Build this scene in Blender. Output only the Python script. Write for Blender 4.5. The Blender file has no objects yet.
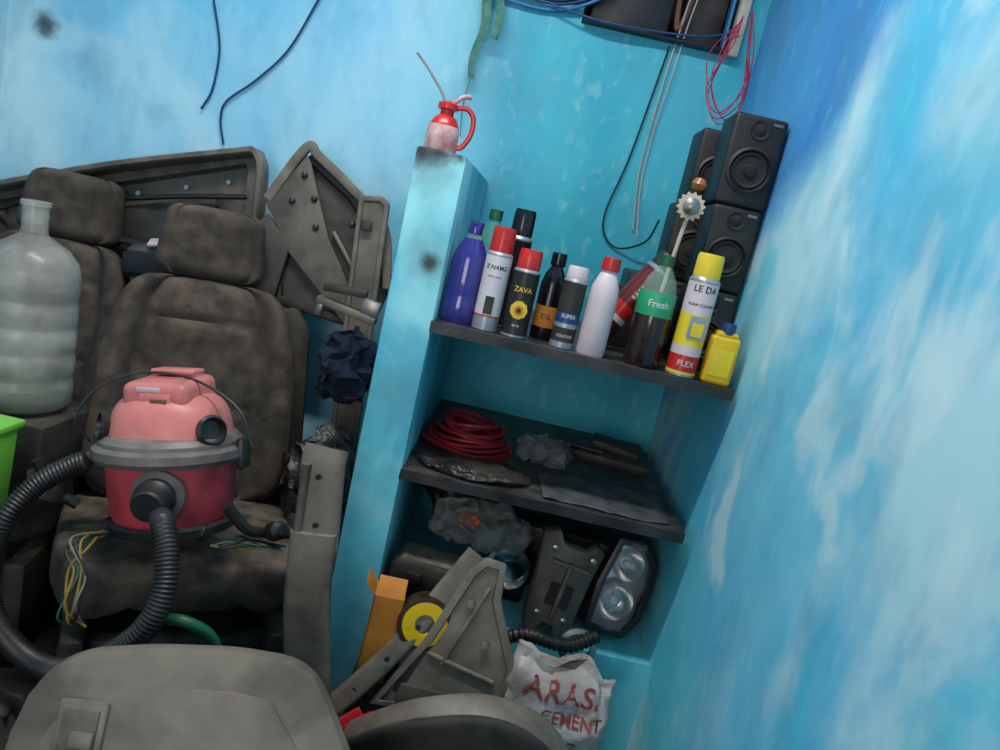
import bpy, bmesh, math, random
from mathutils import Vector, Matrix, Euler
from mathutils import noise as nz
random.seed(7)
C=bpy.context.scene.collection
rad=math.radians
bpy.context.scene.view_settings.view_transform='Standard'

# ------------------------------------------------------------------ materials
def M(name,c1,c2=None,rough=.6,metal=0.,scale=8.,bump=0.,alpha=1.,dust=None,dustamt=.6,trans=0.,coat=0.,lo=.35,hi=.65):
    m=bpy.data.materials.new(name); m.use_nodes=True
    nt=m.node_tree; N=nt.nodes; K=nt.links; b=N['Principled BSDF']
    b.inputs['Roughness'].default_value=rough; b.inputs['Metallic'].default_value=metal
    b.inputs['Alpha'].default_value=alpha; b.inputs['Transmission Weight'].default_value=trans
    b.inputs['Coat Weight'].default_value=coat
    tc=N.new('ShaderNodeTexCoord'); no=N.new('ShaderNodeTexNoise'); no.inputs['Scale'].default_value=scale; no.inputs['Detail'].default_value=4
    K.new(tc.outputs['Object'],no.inputs['Vector'])
    if c2 is None: c2=tuple(x*.8 for x in c1)
    r=N.new('ShaderNodeValToRGB'); r.color_ramp.elements[0].position=lo; r.color_ramp.elements[1].position=hi
    r.color_ramp.elements[0].color=(*c1,1); r.color_ramp.elements[1].color=(*c2,1)
    K.new(no.outputs['Fac'],r.inputs['Fac']); out=r.outputs['Color']
    if dust:
        g=N.new('ShaderNodeNewGeometry'); s=N.new('ShaderNodeSeparateXYZ'); K.new(g.outputs['Normal'],s.inputs[0])
        mr=N.new('ShaderNodeMapRange'); mr.inputs[1].default_value=-.1; mr.inputs[2].default_value=1.; mr.inputs[3].default_value=.08; mr.inputs[4].default_value=dustamt
        K.new(s.outputs['Z'],mr.inputs[0])
        n2=N.new('ShaderNodeTexNoise'); n2.inputs['Scale'].default_value=20; n2.inputs['Detail'].default_value=4; K.new(tc.outputs['Object'],n2.inputs['Vector'])
        mu=N.new('ShaderNodeMath'); mu.operation='MULTIPLY'; K.new(mr.outputs[0],mu.inputs[0])
        m2=N.new('ShaderNodeMapRange'); m2.inputs[1].default_value=.35;m2.inputs[2].default_value=.62;m2.inputs[3].default_value=.2;m2.inputs[4].default_value=1.4
        K.new(n2.outputs['Fac'],m2.inputs[0]); K.new(m2.outputs[0],mu.inputs[1])
        mx=N.new('ShaderNodeMixRGB'); mx.inputs[2].default_value=(*dust,1); K.new(mu.outputs[0],mx.inputs[0]); K.new(out,mx.inputs[1]); out=mx.outputs[0]
        n4=N.new('ShaderNodeTexNoise'); n4.inputs['Scale'].default_value=5.5; n4.inputs['Detail'].default_value=5; n4.inputs['Distortion'].default_value=.8; K.new(tc.outputs['Object'],n4.inputs['Vector'])
        m4=N.new('ShaderNodeMapRange'); m4.inputs[1].default_value=.48;m4.inputs[2].default_value=.68;m4.inputs[3].default_value=0;m4.inputs[4].default_value=.65; K.new(n4.outputs['Fac'],m4.inputs[0])
        mx2=N.new('ShaderNodeMixRGB'); mx2.blend_type='MULTIPLY'; mx2.inputs[2].default_value=(.35,.29,.25,1); K.new(m4.outputs[0],mx2.inputs[0]); K.new(out,mx2.inputs[1]); out=mx2.outputs[0]
    K.new(out,b.inputs['Base Color'])
    if bump:
        bp=N.new('ShaderNodeBump'); bp.inputs['Strength'].default_value=bump; bp.inputs['Distance'].default_value=.004
        n3=N.new('ShaderNodeTexNoise'); n3.inputs['Scale'].default_value=scale*8; n3.inputs['Detail'].default_value=3; K.new(tc.outputs['Object'],n3.inputs['Vector'])
        K.new(n3.outputs['Fac'],bp.inputs['Height']); K.new(bp.outputs[0],b.inputs['Normal'])
    return m

def wallmat(name,cols,axis=None,rng=(0,1),patch=None,spots=(),stretch=(3,3,1.2)):
    """limewash paint, mottled; optional second colour pair blended along an axis"""
    m=bpy.data.materials.new(name); m.use_nodes=True
    nt=m.node_tree; N=nt.nodes; K=nt.links; b=N['Principled BSDF']; b.inputs['Roughness'].default_value=.55
    g=N.new('ShaderNodeNewGeometry'); pos=g.outputs['Position']
    def noise(sc,str_,det=4,off=0,dist=.3):
        mp=N.new('ShaderNodeMapping'); mp.inputs['Scale'].default_value=str_; mp.inputs['Location'].default_value=(off,off,off); K.new(pos,mp.inputs[0])
        n=N.new('ShaderNodeTexNoise'); n.inputs['Scale'].default_value=sc; n.inputs['Detail'].default_value=det; n.inputs['Distortion'].default_value=dist; K.new(mp.outputs[0],n.inputs['Vector']); return n.outputs['Fac']
    def mix(f,a,c):
        x=N.new('ShaderNodeMixRGB')
        K.new(f,x.inputs[0])
        for i,v in ((1,a),(2,c)):
            if isinstance(v,tuple): x.inputs[i].default_value=(*v,1)
            else: K.new(v,x.inputs[i])
        return x.outputs[0]
    def mr(v,a,bb,c=0.,d=1.):
        x=N.new('ShaderNodeMapRange'); x.interpolation_type='SMOOTHSTEP'
        for i,q in ((1,a),(2,bb),(3,c),(4,d)): x.inputs[i].default_value=q
        K.new(v,x.inputs[0]); return x.outputs[0]
    n1=noise(1.0,stretch); out=mix(mr(n1,.36,.64),cols[0],cols[1])
    for pt in (patch or []):
        out=mix(mr(noise(pt[1],pt[2],8,pt[5],.7),pt[3],pt[4],0.,pt[6]),out,pt[0])
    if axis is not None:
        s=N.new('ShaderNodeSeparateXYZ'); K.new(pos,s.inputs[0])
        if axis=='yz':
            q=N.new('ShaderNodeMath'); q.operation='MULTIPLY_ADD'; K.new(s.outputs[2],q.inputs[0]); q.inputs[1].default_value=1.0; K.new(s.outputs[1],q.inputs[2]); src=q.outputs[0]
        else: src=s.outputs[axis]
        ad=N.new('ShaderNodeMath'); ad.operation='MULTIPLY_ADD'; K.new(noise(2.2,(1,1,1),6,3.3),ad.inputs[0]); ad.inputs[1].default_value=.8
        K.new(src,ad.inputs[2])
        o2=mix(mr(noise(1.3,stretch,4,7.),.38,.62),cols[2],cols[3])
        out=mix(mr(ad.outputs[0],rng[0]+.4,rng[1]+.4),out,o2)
    out=mix(mr(noise(9,(1,1,.5),6,2.),.45,.8,0.,.40),out,tuple(x*.62 for x in cols[1]))
    out=mix(mr(noise(28,(1,1,.6),5,9.),.55,.75,0.,.22),out,tuple(min(.85,x*1.5) for x in cols[0]))
    out=mix(mr(noise(3.3,(1,1,1),6,17.),.52,.8,0.,.28),out,(.12,.22,.26))
    for (p,r,st,col) in spots:
        d=N.new('ShaderNodeVectorMath'); d.operation='DISTANCE'; K.new(pos,d.inputs[0]); d.inputs[1].default_value=p
        a2=N.new('ShaderNodeMath'); a2.operation='MULTIPLY_ADD'; K.new(noise(25,(1,1,1),4),a2.inputs[0]); a2.inputs[1].default_value=r*1.1; K.new(d.outputs['Value'],a2.inputs[2])
        out=mix(mr(a2.outputs[0],r*.7,r*1.9,st,0.),out,col)
    K.new(out,b.inputs['Base Color'])
    bp=N.new('ShaderNodeBump'); bp.inputs['Strength'].default_value=.45; bp.inputs['Distance'].default_value=.006
    K.new(noise(14,(1,1,.6),6),bp.inputs['Height']); K.new(bp.outputs[0],b.inputs['Normal'])
    return m

DUST=(.14,.11,.085)
m_fab=M('dusty_fabric',(.017,.013,.011),(.042,.032,.026),.95,scale=6,bump=.6,dust=(.165,.125,.092),dustamt=.6)
m_fab2=M('seat_side_vinyl',(.020,.016,.013),(.045,.035,.028),.8,scale=9,bump=.3,dust=(.12,.095,.07),dustamt=.5)
m_trim=M('dusty_grey_plastic',(.080,.066,.052),(.15,.124,.098),.6,scale=5,bump=.15,dust=(.29,.245,.195),dustamt=.7)
m_trimb=M('grey_dashboard_plastic',(.055,.047,.040),(.10,.085,.070),.6,scale=5,bump=.15,dust=(.24,.205,.165),dustamt=.75)
m_trim2=M('beige_grey_plastic',(.130,.103,.080),(.175,.142,.110),.45,scale=4,bump=.08,dust=(.26,.215,.165),dustamt=.4)
m_trimd=M('dark_grey_plastic',(.011,.010,.009),(.03,.026,.022),.6,scale=7,bump=.15,dust=DUST,dustamt=.4)
m_black=M('black_plastic',(.006,.006,.007),(.013,.012,.013),.42,scale=6,dust=(.07,.058,.048),dustamt=.3)
m_spk=M('dusty_speaker_black',(.004,.004,.005),(.009,.009,.010),.5,scale=9,dust=(.05,.044,.04),dustamt=.3)
m_blackg=M('black_gloss',(.006,.006,.008),(.009,.009,.012),.2)
m_slab=M('black_stone_slab',(.007,.008,.011),(.022,.023,.026),.42,scale=12,bump=.2,dust=(.09,.082,.075),dustamt=.6)
m_pink=M('faded_red_plastic',(.74,.21,.19),(.62,.15,.14),.42,scale=6,dust=(.50,.28,.22),dustamt=.25)
m_red=M('red_drum_plastic',(.60,.055,.08),(.46,.035,.055),.38,scale=7,dust=(.36,.17,.15),dustamt=.3)
m_redc=M('red_gloss',(.58,.02,.018),(.42,.012,.013),.3)
m_white=M('white_paint',(.66,.62,.64),(.50,.47,.49),.4)
m_whitep=M('white_plastic',(.66,.55,.58),(.52,.42,.45),.4)
m_silver=M('silver_can',(.42,.42,.46),(.28,.29,.35),.35,metal=.5)
m_yel=M('yellow_plastic',(.80,.52,.01),(.66,.40,.01),.35)
m_yel2=M('yellow_label',(.82,.62,.03),(.70,.50,.02),.4)
m_org=M('orange_cardboard',(.62,.23,.025),(.46,.15,.015),.7,scale=12)
m_purp=M('blue_violet_liquid',(.045,.035,.28),(.03,.02,.18),.15,coat=.6)
m_dgreen=M('dark_green_rubber',(.01,.13,.05),(.01,.08,.035),.45)
m_lgreen=M('lime_plastic',(.22,.74,.04),(.15,.58,.03),.45,dust=(.3,.4,.2),dustamt=.3)
m_teal=M('green_label',(.02,.34,.15),(.015,.27,.12),.4)
m_liq=M('brown_liquid',(.030,.014,.010),(.012,.006,.005),.15,coat=.3)
m_clear=M('clear_pet',(.5,.75,.62),(.4,.62,.5),.08,alpha=.22)
m_cgreen=M('green_tint_pet',(.2,.6,.4),(.2,.55,.35),.1,alpha=.4)
m_jug=M('cloudy_jug_plastic',(.60,.58,.53),(.34,.32,.28),.25,scale=9,alpha=.46,bump=.2,lo=.4,hi=.6)
m_water=M('stale_water',(.20,.30,.20),(.15,.25,.15),.1,alpha=.5)
m_chrome=M('chrome',(.75,.75,.75),(.35,.35,.35),.2,metal=1.,scale=14)
m_metal=M('steel',(.35,.34,.33),(.22,.20,.18),.35,metal=.9)
m_lens=M('headlamp_lens',(.6,.62,.63),(.5,.52,.53),.1,alpha=.14)
m_bluew=M('blue_wire',(.012,.06,.18),(.01,.04,.13),.4)
m_cyanw=M('cyan_wire',(.02,.20,.45),(.02,.15,.35),.4)
m_blackw=M('black_wire',(.008,.01,.018),(.012,.012,.016),.4)
m_redw=M('red_wire',(.34,.012,.025),(.22,.01,.018),.4,scale=20)
m_redwt=M('red_thin_wire',(.42,.02,.08),(.33,.015,.06),.4)
m_whitew=M('white_cord',(.50,.47,.46),(.38,.34,.33),.7)
m_yelw=M('yellow_wire',(.30,.20,.03),(.18,.12,.02),.5,scale=30)
m_greenw=M('green_wire',(.02,.13,.05),(.015,.09,.04),.5)
m_cloth=M('green_cloth',(.04,.16,.13),(.12,.28,.22),.9,scale=30,bump=.6)
m_bluecl=M('navy_cloth',(.003,.008,.022),(.007,.016,.042),.95,scale=14,bump=.5)
m_bag=M('woven_white_bag',(.60,.53,.50),(.30,.25,.23),.75,scale=9,bump=.6)
m_print=M('red_print',(.36,.05,.045),(.24,.04,.035),.7,scale=25)
m_poly=M('clear_polythene',(.30,.29,.27),(.15,.145,.14),.15,alpha=.45,scale=20,bump=1)
m_polyd=M('dark_polythene',(.009,.008,.008),(.028,.025,.022),.3,scale=14,bump=1,dust=(.09,.075,.06),dustamt=.3)
m_paper=M('dirty_paper',(.10,.105,.10),(.035,.038,.04),.6,scale=18)
m_jamb=M('old_white_frame',(.55,.50,.44),(.35,.31,.26),.6)
m_brown=M('brown_wood',(.18,.08,.035),(.10,.045,.02),.6)
m_cream=M('cream_plastic',(.65,.52,.42),(.5,.38,.28),.5)
m_tape=M('brown_tape',(.05,.028,.014),(.025,.014,.008),.3)
m_dark=M('dark_void',(.01,.01,.012),(.018,.018,.02),.9)
m_floor=M('dirty_concrete',(.05,.04,.032),(.02,.016,.013),.9,scale=5,bump=.6)
m_ceil=M('white_ceiling',(.7,.75,.78),(.6,.66,.7),.8,scale=2)
m_grille=M('speaker_cone',(.010,.010,.011),(.018,.018,.019),.8,scale=60,bump=.8,dust=(.06,.052,.048),dustamt=.4)
m_rim=M('grey_rim',(.07,.058,.055),(.16,.135,.125),.45,dust=(.25,.2,.18))
m_brk=M('bracket_grey',(.05,.043,.036),(.10,.085,.07),.6,scale=9,bump=.2,dust=(.22,.185,.145),dustamt=.6)

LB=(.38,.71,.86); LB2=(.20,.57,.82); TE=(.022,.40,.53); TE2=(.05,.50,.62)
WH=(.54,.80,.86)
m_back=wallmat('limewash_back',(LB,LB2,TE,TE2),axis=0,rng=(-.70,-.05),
    patch=[((.60,.84,.90),1.3,(1,1,1.2),.45,.64,4.,.85),((.10,.55,.78),1.8,(1,1,1),.56,.72,14.,.6)],  # first, palest patch paints the lamp's white bloom into the left wall colour
    spots=[((-1.6,2.4,1.58),.045,.9,(.015,.02,.04)),((-1.22,2.4,1.40),.05,.30,(.1,.2,.3)),((-1.45,2.4,1.50),.08,.25,(.1,.2,.3))])
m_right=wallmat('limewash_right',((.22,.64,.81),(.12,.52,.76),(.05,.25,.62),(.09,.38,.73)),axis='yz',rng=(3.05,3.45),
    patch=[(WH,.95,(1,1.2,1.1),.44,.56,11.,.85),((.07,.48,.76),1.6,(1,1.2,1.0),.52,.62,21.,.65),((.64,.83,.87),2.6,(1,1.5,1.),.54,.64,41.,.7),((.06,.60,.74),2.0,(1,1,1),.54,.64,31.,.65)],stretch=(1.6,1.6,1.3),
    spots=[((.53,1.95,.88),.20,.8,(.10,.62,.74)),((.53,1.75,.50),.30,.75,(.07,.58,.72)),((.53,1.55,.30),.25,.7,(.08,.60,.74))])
m_part=wallmat('limewash_partition',((.14,.57,.68),(.08,.48,.62)),patch=[((.34,.74,.80),2.,(1,1,1),.46,.60,5.,.85),((.03,.36,.50),2.4,(1,1,1),.54,.68,15.,.7)],
    spots=[((-.205,1.65,1.19),.024,1.,(.01,.012,.014)),((-.268,1.65,1.415),.036,1.,(.012,.011,.01)),((-.235,1.65,1.425),.034,1.,(.012,.011,.01)),((-.19,1.65,1.435),.030,1.,(.02,.015,.012)),((-.205,1.65,1.19),.06,.35,(.05,.10,.12)),((-.235,1.65,1.38),.06,.40,(.05,.08,.10)),((-.21,1.65,.90),.07,.3,(.05,.15,.18))])

# ------------------------------------------------------------------ geometry helpers
def finish(ob,mats,parent=None,smooth=35):
    for m in (mats if isinstance(mats,(list,tuple)) else [mats]): ob.data.materials.append(m)
    me=ob.data
    if smooth:
        for f in me.polygons: f.use_smooth=True
        me.set_sharp_from_angle(angle=rad(smooth))
    if parent: ob.parent=parent
    return ob
def mk(name,bm,mats,parent=None,smooth=35,loc=None,rot=None):
    bmesh.ops.recalc_face_normals(bm,faces=bm.faces)
    me=bpy.data.meshes.new(name); bm.to_mesh(me); bm.free()
    ob=bpy.data.objects.new(name,me); C.objects.link(ob)
    if loc is not None: ob.location=loc
    if rot is not None: ob.rotation_euler=rot
    return finish(ob,mats,parent,smooth)
def E(name,loc=(0,0,0),rot=(0,0,0),sc=1):
    e=bpy.data.objects.new(name,None); C.objects.link(e); e.location=loc; e.rotation_euler=rot; e.empty_display_size=.05; e.scale=(sc,sc,sc); return e
def box(name,c,s,mat,parent=None,bev=.004,rot=None,seg=2,taper=None):
    bm=bmesh.new(); bmesh.ops.create_cube(bm,size=1)
    for v in bm.verts:
        k=1
        if taper and v.co.z>0: k=taper
        v.co=Vector((v.co.x*s[0]*k,v.co.y*s[1]*k,v.co.z*s[2]))
    if bev: bmesh.ops.bevel(bm,geom=bm.edges[:],offset=bev,segments=seg,profile=.5,affect='EDGES')
    return mk(name,bm,mat,parent,loc=c,rot=rot)
def boxes(name,lst,mat,parent=None):
    bm=bmesh.new()
    for (a,b) in lst:
        r=bmesh.ops.create_cube(bm,size=1)
        for v in r['verts']:
            v.co=Vector([(a[i]+b[i])/2+v.co[i]*(b[i]-a[i]) for i in range(3)])
    return mk(name,bm,mat,parent,smooth=0)
def lathe(name,prof,mats,parent=None,seg=40,loc=(0,0,0),rot=(0,0,0),sx=1,sy=1,smooth=30):
    bm=bmesh.new(); rings=[]
    for p in prof:
        r,z=p[0],p[1]
        if r<1e-5: rings.append([bm.verts.new((0,0,z))])
        else: rings.append([bm.verts.new((r*math.cos(2*math.pi*i/seg)*sx,r*math.sin(2*math.pi*i/seg)*sy,z)) for i in range(seg)])
    for j in range(1,len(prof)):
        a,b=rings[j-1],rings[j]; mi=prof[j][2] if len(prof[j])>2 else 0
        for i in range(seg):
            k=(i+1)%seg
            if len(a)==1 and len(b)==1: continue
            if len(a)==1: f=bm.faces.new((a[0],b[k],b[i]))
            elif len(b)==1: f=bm.faces.new((a[i],a[k],b[0]))
            else: f=bm.faces.new((a[i],a[k],b[k],b[i]))
            f.material_index=mi
    return mk(name,bm,mats,parent,smooth,loc,rot)
def catmull(pts,n=8):
    P=[Vector(p) for p in pts]; P=[P[0]*2-P[1]]+P+[P[-1]*2-P[-2]]; out=[]
    for i in range(1,len(P)-2):
        for k in range(n):
            t=k/n; a,b,c,d=P[i-1],P[i],P[i+1],P[i+2]
            out.append(.5*((2*b)+(-a+c)*t+(2*a-5*b+4*c-d)*t*t+(-a+3*b-3*c+d)*t**3))
    out.append(P[-2]); return out
def sweep(name,pts,w,h,mat,parent=None,up=(0,0,1),n=12,smoothn=8,ribs=None,expo=1.,smooth=40,taper=None):
    P=catmull(pts,smoothn) if smoothn else [Vector(p) for p in pts]
    if ribs:
        L=[0]
        for i in range(1,len(P)): L.append(L[-1]+(P[i]-P[i-1]).length)
        tot=L[-1]; cnt=int(tot/ribs*4); Q=[]; j=0
        for k in range(cnt+1):
            s=tot*k/cnt
            while j<len(L)-2 and L[j+1]<s: j+=1
            f=(s-L[j])/max(1e-9,L[j+1]-L[j]); Q.append(P[j].lerp(P[j+1],min(1,f)))
        P=Q
    bm=bmesh.new(); up=Vector(up).normalized(); rings=[]; prev=None
    for i,p in enumerate(P):
        t=(P[min(i+1,len(P)-1)]-P[max(i-1,0)]).normalized()
        if prev is None: s=t.cross(up); s=s.normalized() if s.length>1e-3 else Vector((1,0,0))
        elif w!=h: s=t.cross(up); s=s.normalized() if s.length>.05 else prev
        else: s=(prev-t*prev.dot(t)).normalized()
        prev=s; u=s.cross(t).normalized()
        k=1.
        if ribs: k=(1.,1.,.84,.84)[i%4]
        if taper: k*=taper(i/(len(P)-1))
        ring=[]
        for a in range(n):
            an=2*math.pi*a/n+math.pi/n; ca,sa=math.cos(an),math.sin(an)
            ca=math.copysign(abs(ca)**expo,ca); sa=math.copysign(abs(sa)**expo,sa)
            ring.append(bm.verts.new(p+s*ca*w*k+u*sa*h*k))
        rings.append(ring)
    for a,b in zip(rings,rings[1:]):
        for i in range(n): bm.faces.new((a[i],a[(i+1)%n],b[(i+1)%n],b[i]))
    bm.faces.new(rings[0]); bm.faces.new(rings[-1][::-1])
    return mk(name,bm,mat,parent,smooth)
def tube(name,pts,r,mat,parent=None,n=8,**k): return sweep(name,pts,r,r,mat,parent,n=n,**k)
def prism(name,outline,th,mat,parent=None,loc=(0,0,0),rot=(0,0,0),bev=.006,inset=0,depth=0,curve=None):
    bm=bmesh.new()
    vs=[bm.verts.new((x,0,z)) for x,z in outline]; f=bm.faces.new(vs)
    bm.normal_update()
    if f.normal.y>0: f.normal_flip()
    r=bmesh.ops.extrude_face_region(bm,geom=[f]); nv=[g for g in r['geom'] if isinstance(g,bmesh.types.BMVert)]
    for v in nv: v.co.y-=th
    bmesh.ops.recalc_face_normals(bm,faces=bm.faces)
    if bev: bmesh.ops.bevel(bm,geom=[e for e in bm.edges],offset=bev,segments=2,profile=.5,affect='EDGES')
    if inset:
        bm.normal_update()
        fr=max([q for q in bm.faces if q.normal.y<-.99],key=lambda q:q.calc_area())
        bmesh.ops.inset_region(bm,faces=[fr],thickness=inset,depth=0)
        bmesh.ops.inset_region(bm,faces=[fr],thickness=inset*.3,depth=-depth)
    if curve:
        bmesh.ops.triangulate(bm,faces=[f for f in bm.faces if len(f.verts)>4])
        for _ in range(2): bmesh.ops.subdivide_edges(bm,edges=[e for e in bm.edges if e.calc_length()>.05],cuts=1,use_grid_fill=True)
        for v in bm.verts: v.co.y+=curve(v.co.x,v.co.z)
    return mk(name,bm,mat,parent,30,loc,rot)
def ico(name,r,mat,parent=None,loc=(0,0,0),sc=(1,1,1),rot=(0,0,0),disp=0,sub=4,seed=0,flat=None):
    bm=bmesh.new(); bmesh.ops.create_icosphere(bm,subdivisions=sub,radius=r)
    for v in bm.verts:
        n=nz.noise_vector(v.co*(2.2/r)+Vector((seed,seed*2,0)))*disp+nz.noise_vector(v.co*(6/r)+Vector((seed,1,0)))*disp*.45
        v.co=Vector((v.co.x*sc[0],v.co.y*sc[1],v.co.z*sc[2]))+n
        if flat is not None and v.co.z<flat: v.co.z=flat
    return mk(name,bm,mat,parent,60,loc,rot)
def flat_text(name,s,size,mat,parent,loc,rot,fn=None):
    cu=bpy.data.curves.new(name,'FONT'); cu.body=s; cu.size=size; cu.align_x='CENTER'; cu.align_y='CENTER'; cu.resolution_u=3; cu.offset=size*.012
    t=bpy.data.objects.new(name+'_c',cu); C.objects.link(t)
    bpy.context.view_layer.update()
    me=bpy.data.meshes.new_from_object(t.evaluated_get(bpy.context.evaluated_depsgraph_get())); bpy.data.objects.remove(t)
    me.name=name; ob=bpy.data.objects.new(name,me); C.objects.link(ob)
    if fn:
        for v in me.vertices: v.co=Vector(fn(v.co))
    else: ob.location=loc; ob.rotation_euler=rot
    me.materials.clear(); me.materials.append(mat); ob.parent=parent; return ob
def wrap_text(name,s,size,mat,parent,R,z,ang=0.,vertical=False):
    def fn(c):
        x,y=(c.x,c.y) if not vertical else (-c.y,c.x)
        a=x/R+ang; rr=R+.0007
        return (rr*math.sin(a),-rr*math.cos(a),z+y)
    return flat_text(name,s,size,mat,parent,(0,0,0),(0,0,0),fn)

# ------------------------------------------------------------------ room shell
XR,YB,XL,YF,ZC=.53,2.4,-1.72,-1.4,2.75
WX0,WX1,WZ0,WZ1=.0,.465,1.93,2.42
boxes('wall_back',[((XL-.1,YB,0),(WX0,YB+.12,ZC)),((WX1,YB,0),(XR+.1,YB+.12,ZC)),((WX0,YB,0),(WX1,YB+.12,WZ0)),((WX0,YB,WZ1),(WX1,YB+.12,ZC))],m_back)
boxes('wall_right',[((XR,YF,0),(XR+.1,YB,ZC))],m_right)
boxes('wall_left',[((XL-.1,YF,0),(XL,YB,ZC))],m_back)
boxes('wall_front',[((XL-.1,YF-.1,0),(-1.1,YF,ZC)),((-.1,YF-.1,0),(XR+.1,YF,ZC)),((-1.1,YF-.1,2.1),(-.1,YF,ZC))],m_right)
boxes('floor',[((XL-.1,YF-.1,-.1),(XR+.1,YB+.12,0))],m_floor)
boxes('ceiling',[((XL-.1,YF-.1,ZC),(XR+.1,YB+.12,ZC+.1))],m_ceil)
PX0,PX1,PY0=-.282,-.172,1.65
box('wall_partition',((PX0+PX1)/2,(PY0+YB)/2,.7125),(PX1-PX0,YB-PY0,1.425),m_part,bev=.006)
w=E('window_1',(0,0,0))
boxes('recess',[((WX0-.02,YB+.12,WZ0-.02),(WX1+.02,YB+.42,WZ0)),((WX0-.02,YB+.12,WZ1),(WX1+.02,YB+.42,WZ1+.02)),((WX0-.02,YB+.12,WZ0),(WX0,YB+.42,WZ1)),((WX1,YB+.12,WZ0),(WX1+.02,YB+.42,WZ1)),((WX0-.02,YB+.42,WZ0-.02),(WX1+.02,YB+.44,WZ1+.02))],m_dark,w)
box('jamb_right',(WX1-.010,YB-.012,(WZ0+WZ1)/2),(.030,.05,WZ1-WZ0+.01),m_jamb,w)
box('jamb_inner',(WX1-.038,YB+.02,(WZ0+WZ1)/2),(.010,.05,WZ1-WZ0),m_cyanw,w)
box('sill',((WX0+WX1)/2-.01,YB+.005,WZ0+.006),(WX1-WX0-.03,.09,.012),m_black,w)
box('stored_box',(.14,YB+.10,WZ0+.14),(.24,.16,.26),m_black,w,bev=.01)
box('stored_case',(.36,YB+.12,WZ0+.12),(.13,.14,.22),m_trimd,w,bev=.02)
tube('strap',[(.26,YB-.0,2.15),(.27,YB+.0,2.04),(.28,YB-.01,1.97),(.30,YB+.0,2.03),(.305,YB+.0,2.15)],.008,m_brown,w)
ZU,ZL=1.064,.712
def slab(name,z,x1):
    bm=bmesh.new(); bmesh.ops.create_cube(bm,size=1)
    x0=PX1-.004
    for v in bm.verts: v.co=Vector(((x0+x1)/2+v.co.x*(x1-x0),(PY0+YB)/2+v.co.y*(YB-PY0),z-.0125+v.co.z*.025))
    bmesh.ops.subdivide_edges(bm,edges=[e for e in bm.edges if abs(e.verts[0].co.x-e.verts[1].co.x)>.1],cuts=24)
    for v in bm.verts:
        if v.co.y<PY0+.01: v.co.y+=nz.noise(v.co*22)*.004
    return mk(name,bm,m_slab,None,30)
slab('shelf_slab',ZU,.515); slab('shelf_slab',ZL,.50)
boxes('shelf_plinth',[((PX1,1.72,0),(XR,YB,.33))],m_part)

# ------------------------------------------------------------------ shelf bottles and cans
def spray(name,x,y,z,r,h,body,capm,labels,capf=.2,rot=(0,0,0),extra=None):
    e=E(name,(x,y,z),rot)
    hc=h*capf; hb=h-hc
    prof=[(0,0),(r*.9,0,1),(r,.003,1),(r,.008,1)]
    bands=extra or []
    for (zz,mi) in bands: prof.append((r,hb*zz,mi))
    prof+=[(r,hb*.93,bands[-1][1] if bands else 0),(r*1.02,hb*.935,1),(r*1.02,hb*.95,1),(r*.82,hb*.985,1),(r*.80,hb,1)]
    mats=[body,m_silver]+labels
    lathe('body',prof,mats,e)
    lathe('cap',[(r*.86,hb*.975),(r*.88,hb),(r*.86,hb+hc*.85),(r*.78,hb+hc),(0,hb+hc)],[capm],e)
    return e
e=E('washer_fluid_bottle',(-.126,1.72,ZU))
r=.041
lathe('body',[(0,0),(r*.9,0),(r,.01),(r,.05),(r*.95,.06),(r,.07),(r,.135),(r*.93,.155),(r*.7,.18),(r*.5,.195)],[m_purp],e,sy=.8)
lathe('neck',[(r*.5,.194),(r*.38,.203),(r*.35,.21)],[m_clear],e,sy=.9)
lathe('cap',[(r*.36,.205),(r*.4,.207),(r*.4,.230),(r*.36,.233),(0,.233)],[m_purp],e,seg=24)
e=E('plastic_bottle',(-.095,1.84,ZU))
lathe('body',[(0,0),(.036,0),(.038,.01),(.038,.17),(.03,.21),(.014,.24),(.014,.25)],[m_cgreen],e)
lathe('cap',[(.016,.245),(.016,.27),(.0,.272)],[m_dgreen],e,seg=20)
e=spray('spray_can',-.060,1.70,ZU,.030,.235,m_white,m_redc,[m_silver,m_redc],.22,extra=[(.18,2),(.2,3),(.9,0)])
wrap_text('brand','Z NAMZ',.013,m_blackg,e,.030,.145); wrap_text('detail','spray paint',.007,m_redc,e,.030,.125)
box('swatch',(0,-.0305,.06),(.02,.001,.04),m_trimd,e,bev=0)
e=spray('spray_can',-.026,1.82,ZU,.030,.285,m_black,m_blackg,[m_black],.2)
e=spray('lubricant_can',.008,1.695,ZU,.030,.20,m_black,m_redc,[m_yel,m_redc],.2,extra=[(.15,0),(.2,0),(.9,0)])
def blob(name,r_,z,mat,off,sz=1.,seg=9):
    return lathe(name,[(0,0),(r_,0),(r_,.001),(0,.001)],[mat],e,seg=seg,loc=(0,-off,z),rot=(rad(90),0,0),sx=sz)
blob('splash',.021,.065,m_yel,.0303,.95); blob('splash_core',.010,.065,m_org,.0318,1,12); blob('splash_hub',.005,.065,m_blackg,.0330,1,12)
wrap_text('brand','ZAVA',.016,m_yel,e,.030,.11); wrap_text('detail','spray',.008,m_whitep,e,.030,.03)
e=E('engine_oil_bottle',(.074,1.775,ZU)); r=.029
lathe('body',[(0,0),(r*.9,0),(r,.006),(r,.03,0),(r,.08,1),(r,.13,0),(r*.8,.155),(r*.5,.17),(r*.45,.18)],[m_blackg,m_org],e)
lathe('cap',[(r*.6,.175),(r*.62,.178),(r*.6,.205),(0,.207)],[m_blackg],e,seg=24)
wrap_text('brand','OIL',.016,m_blackg,e,r,.055)
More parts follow.
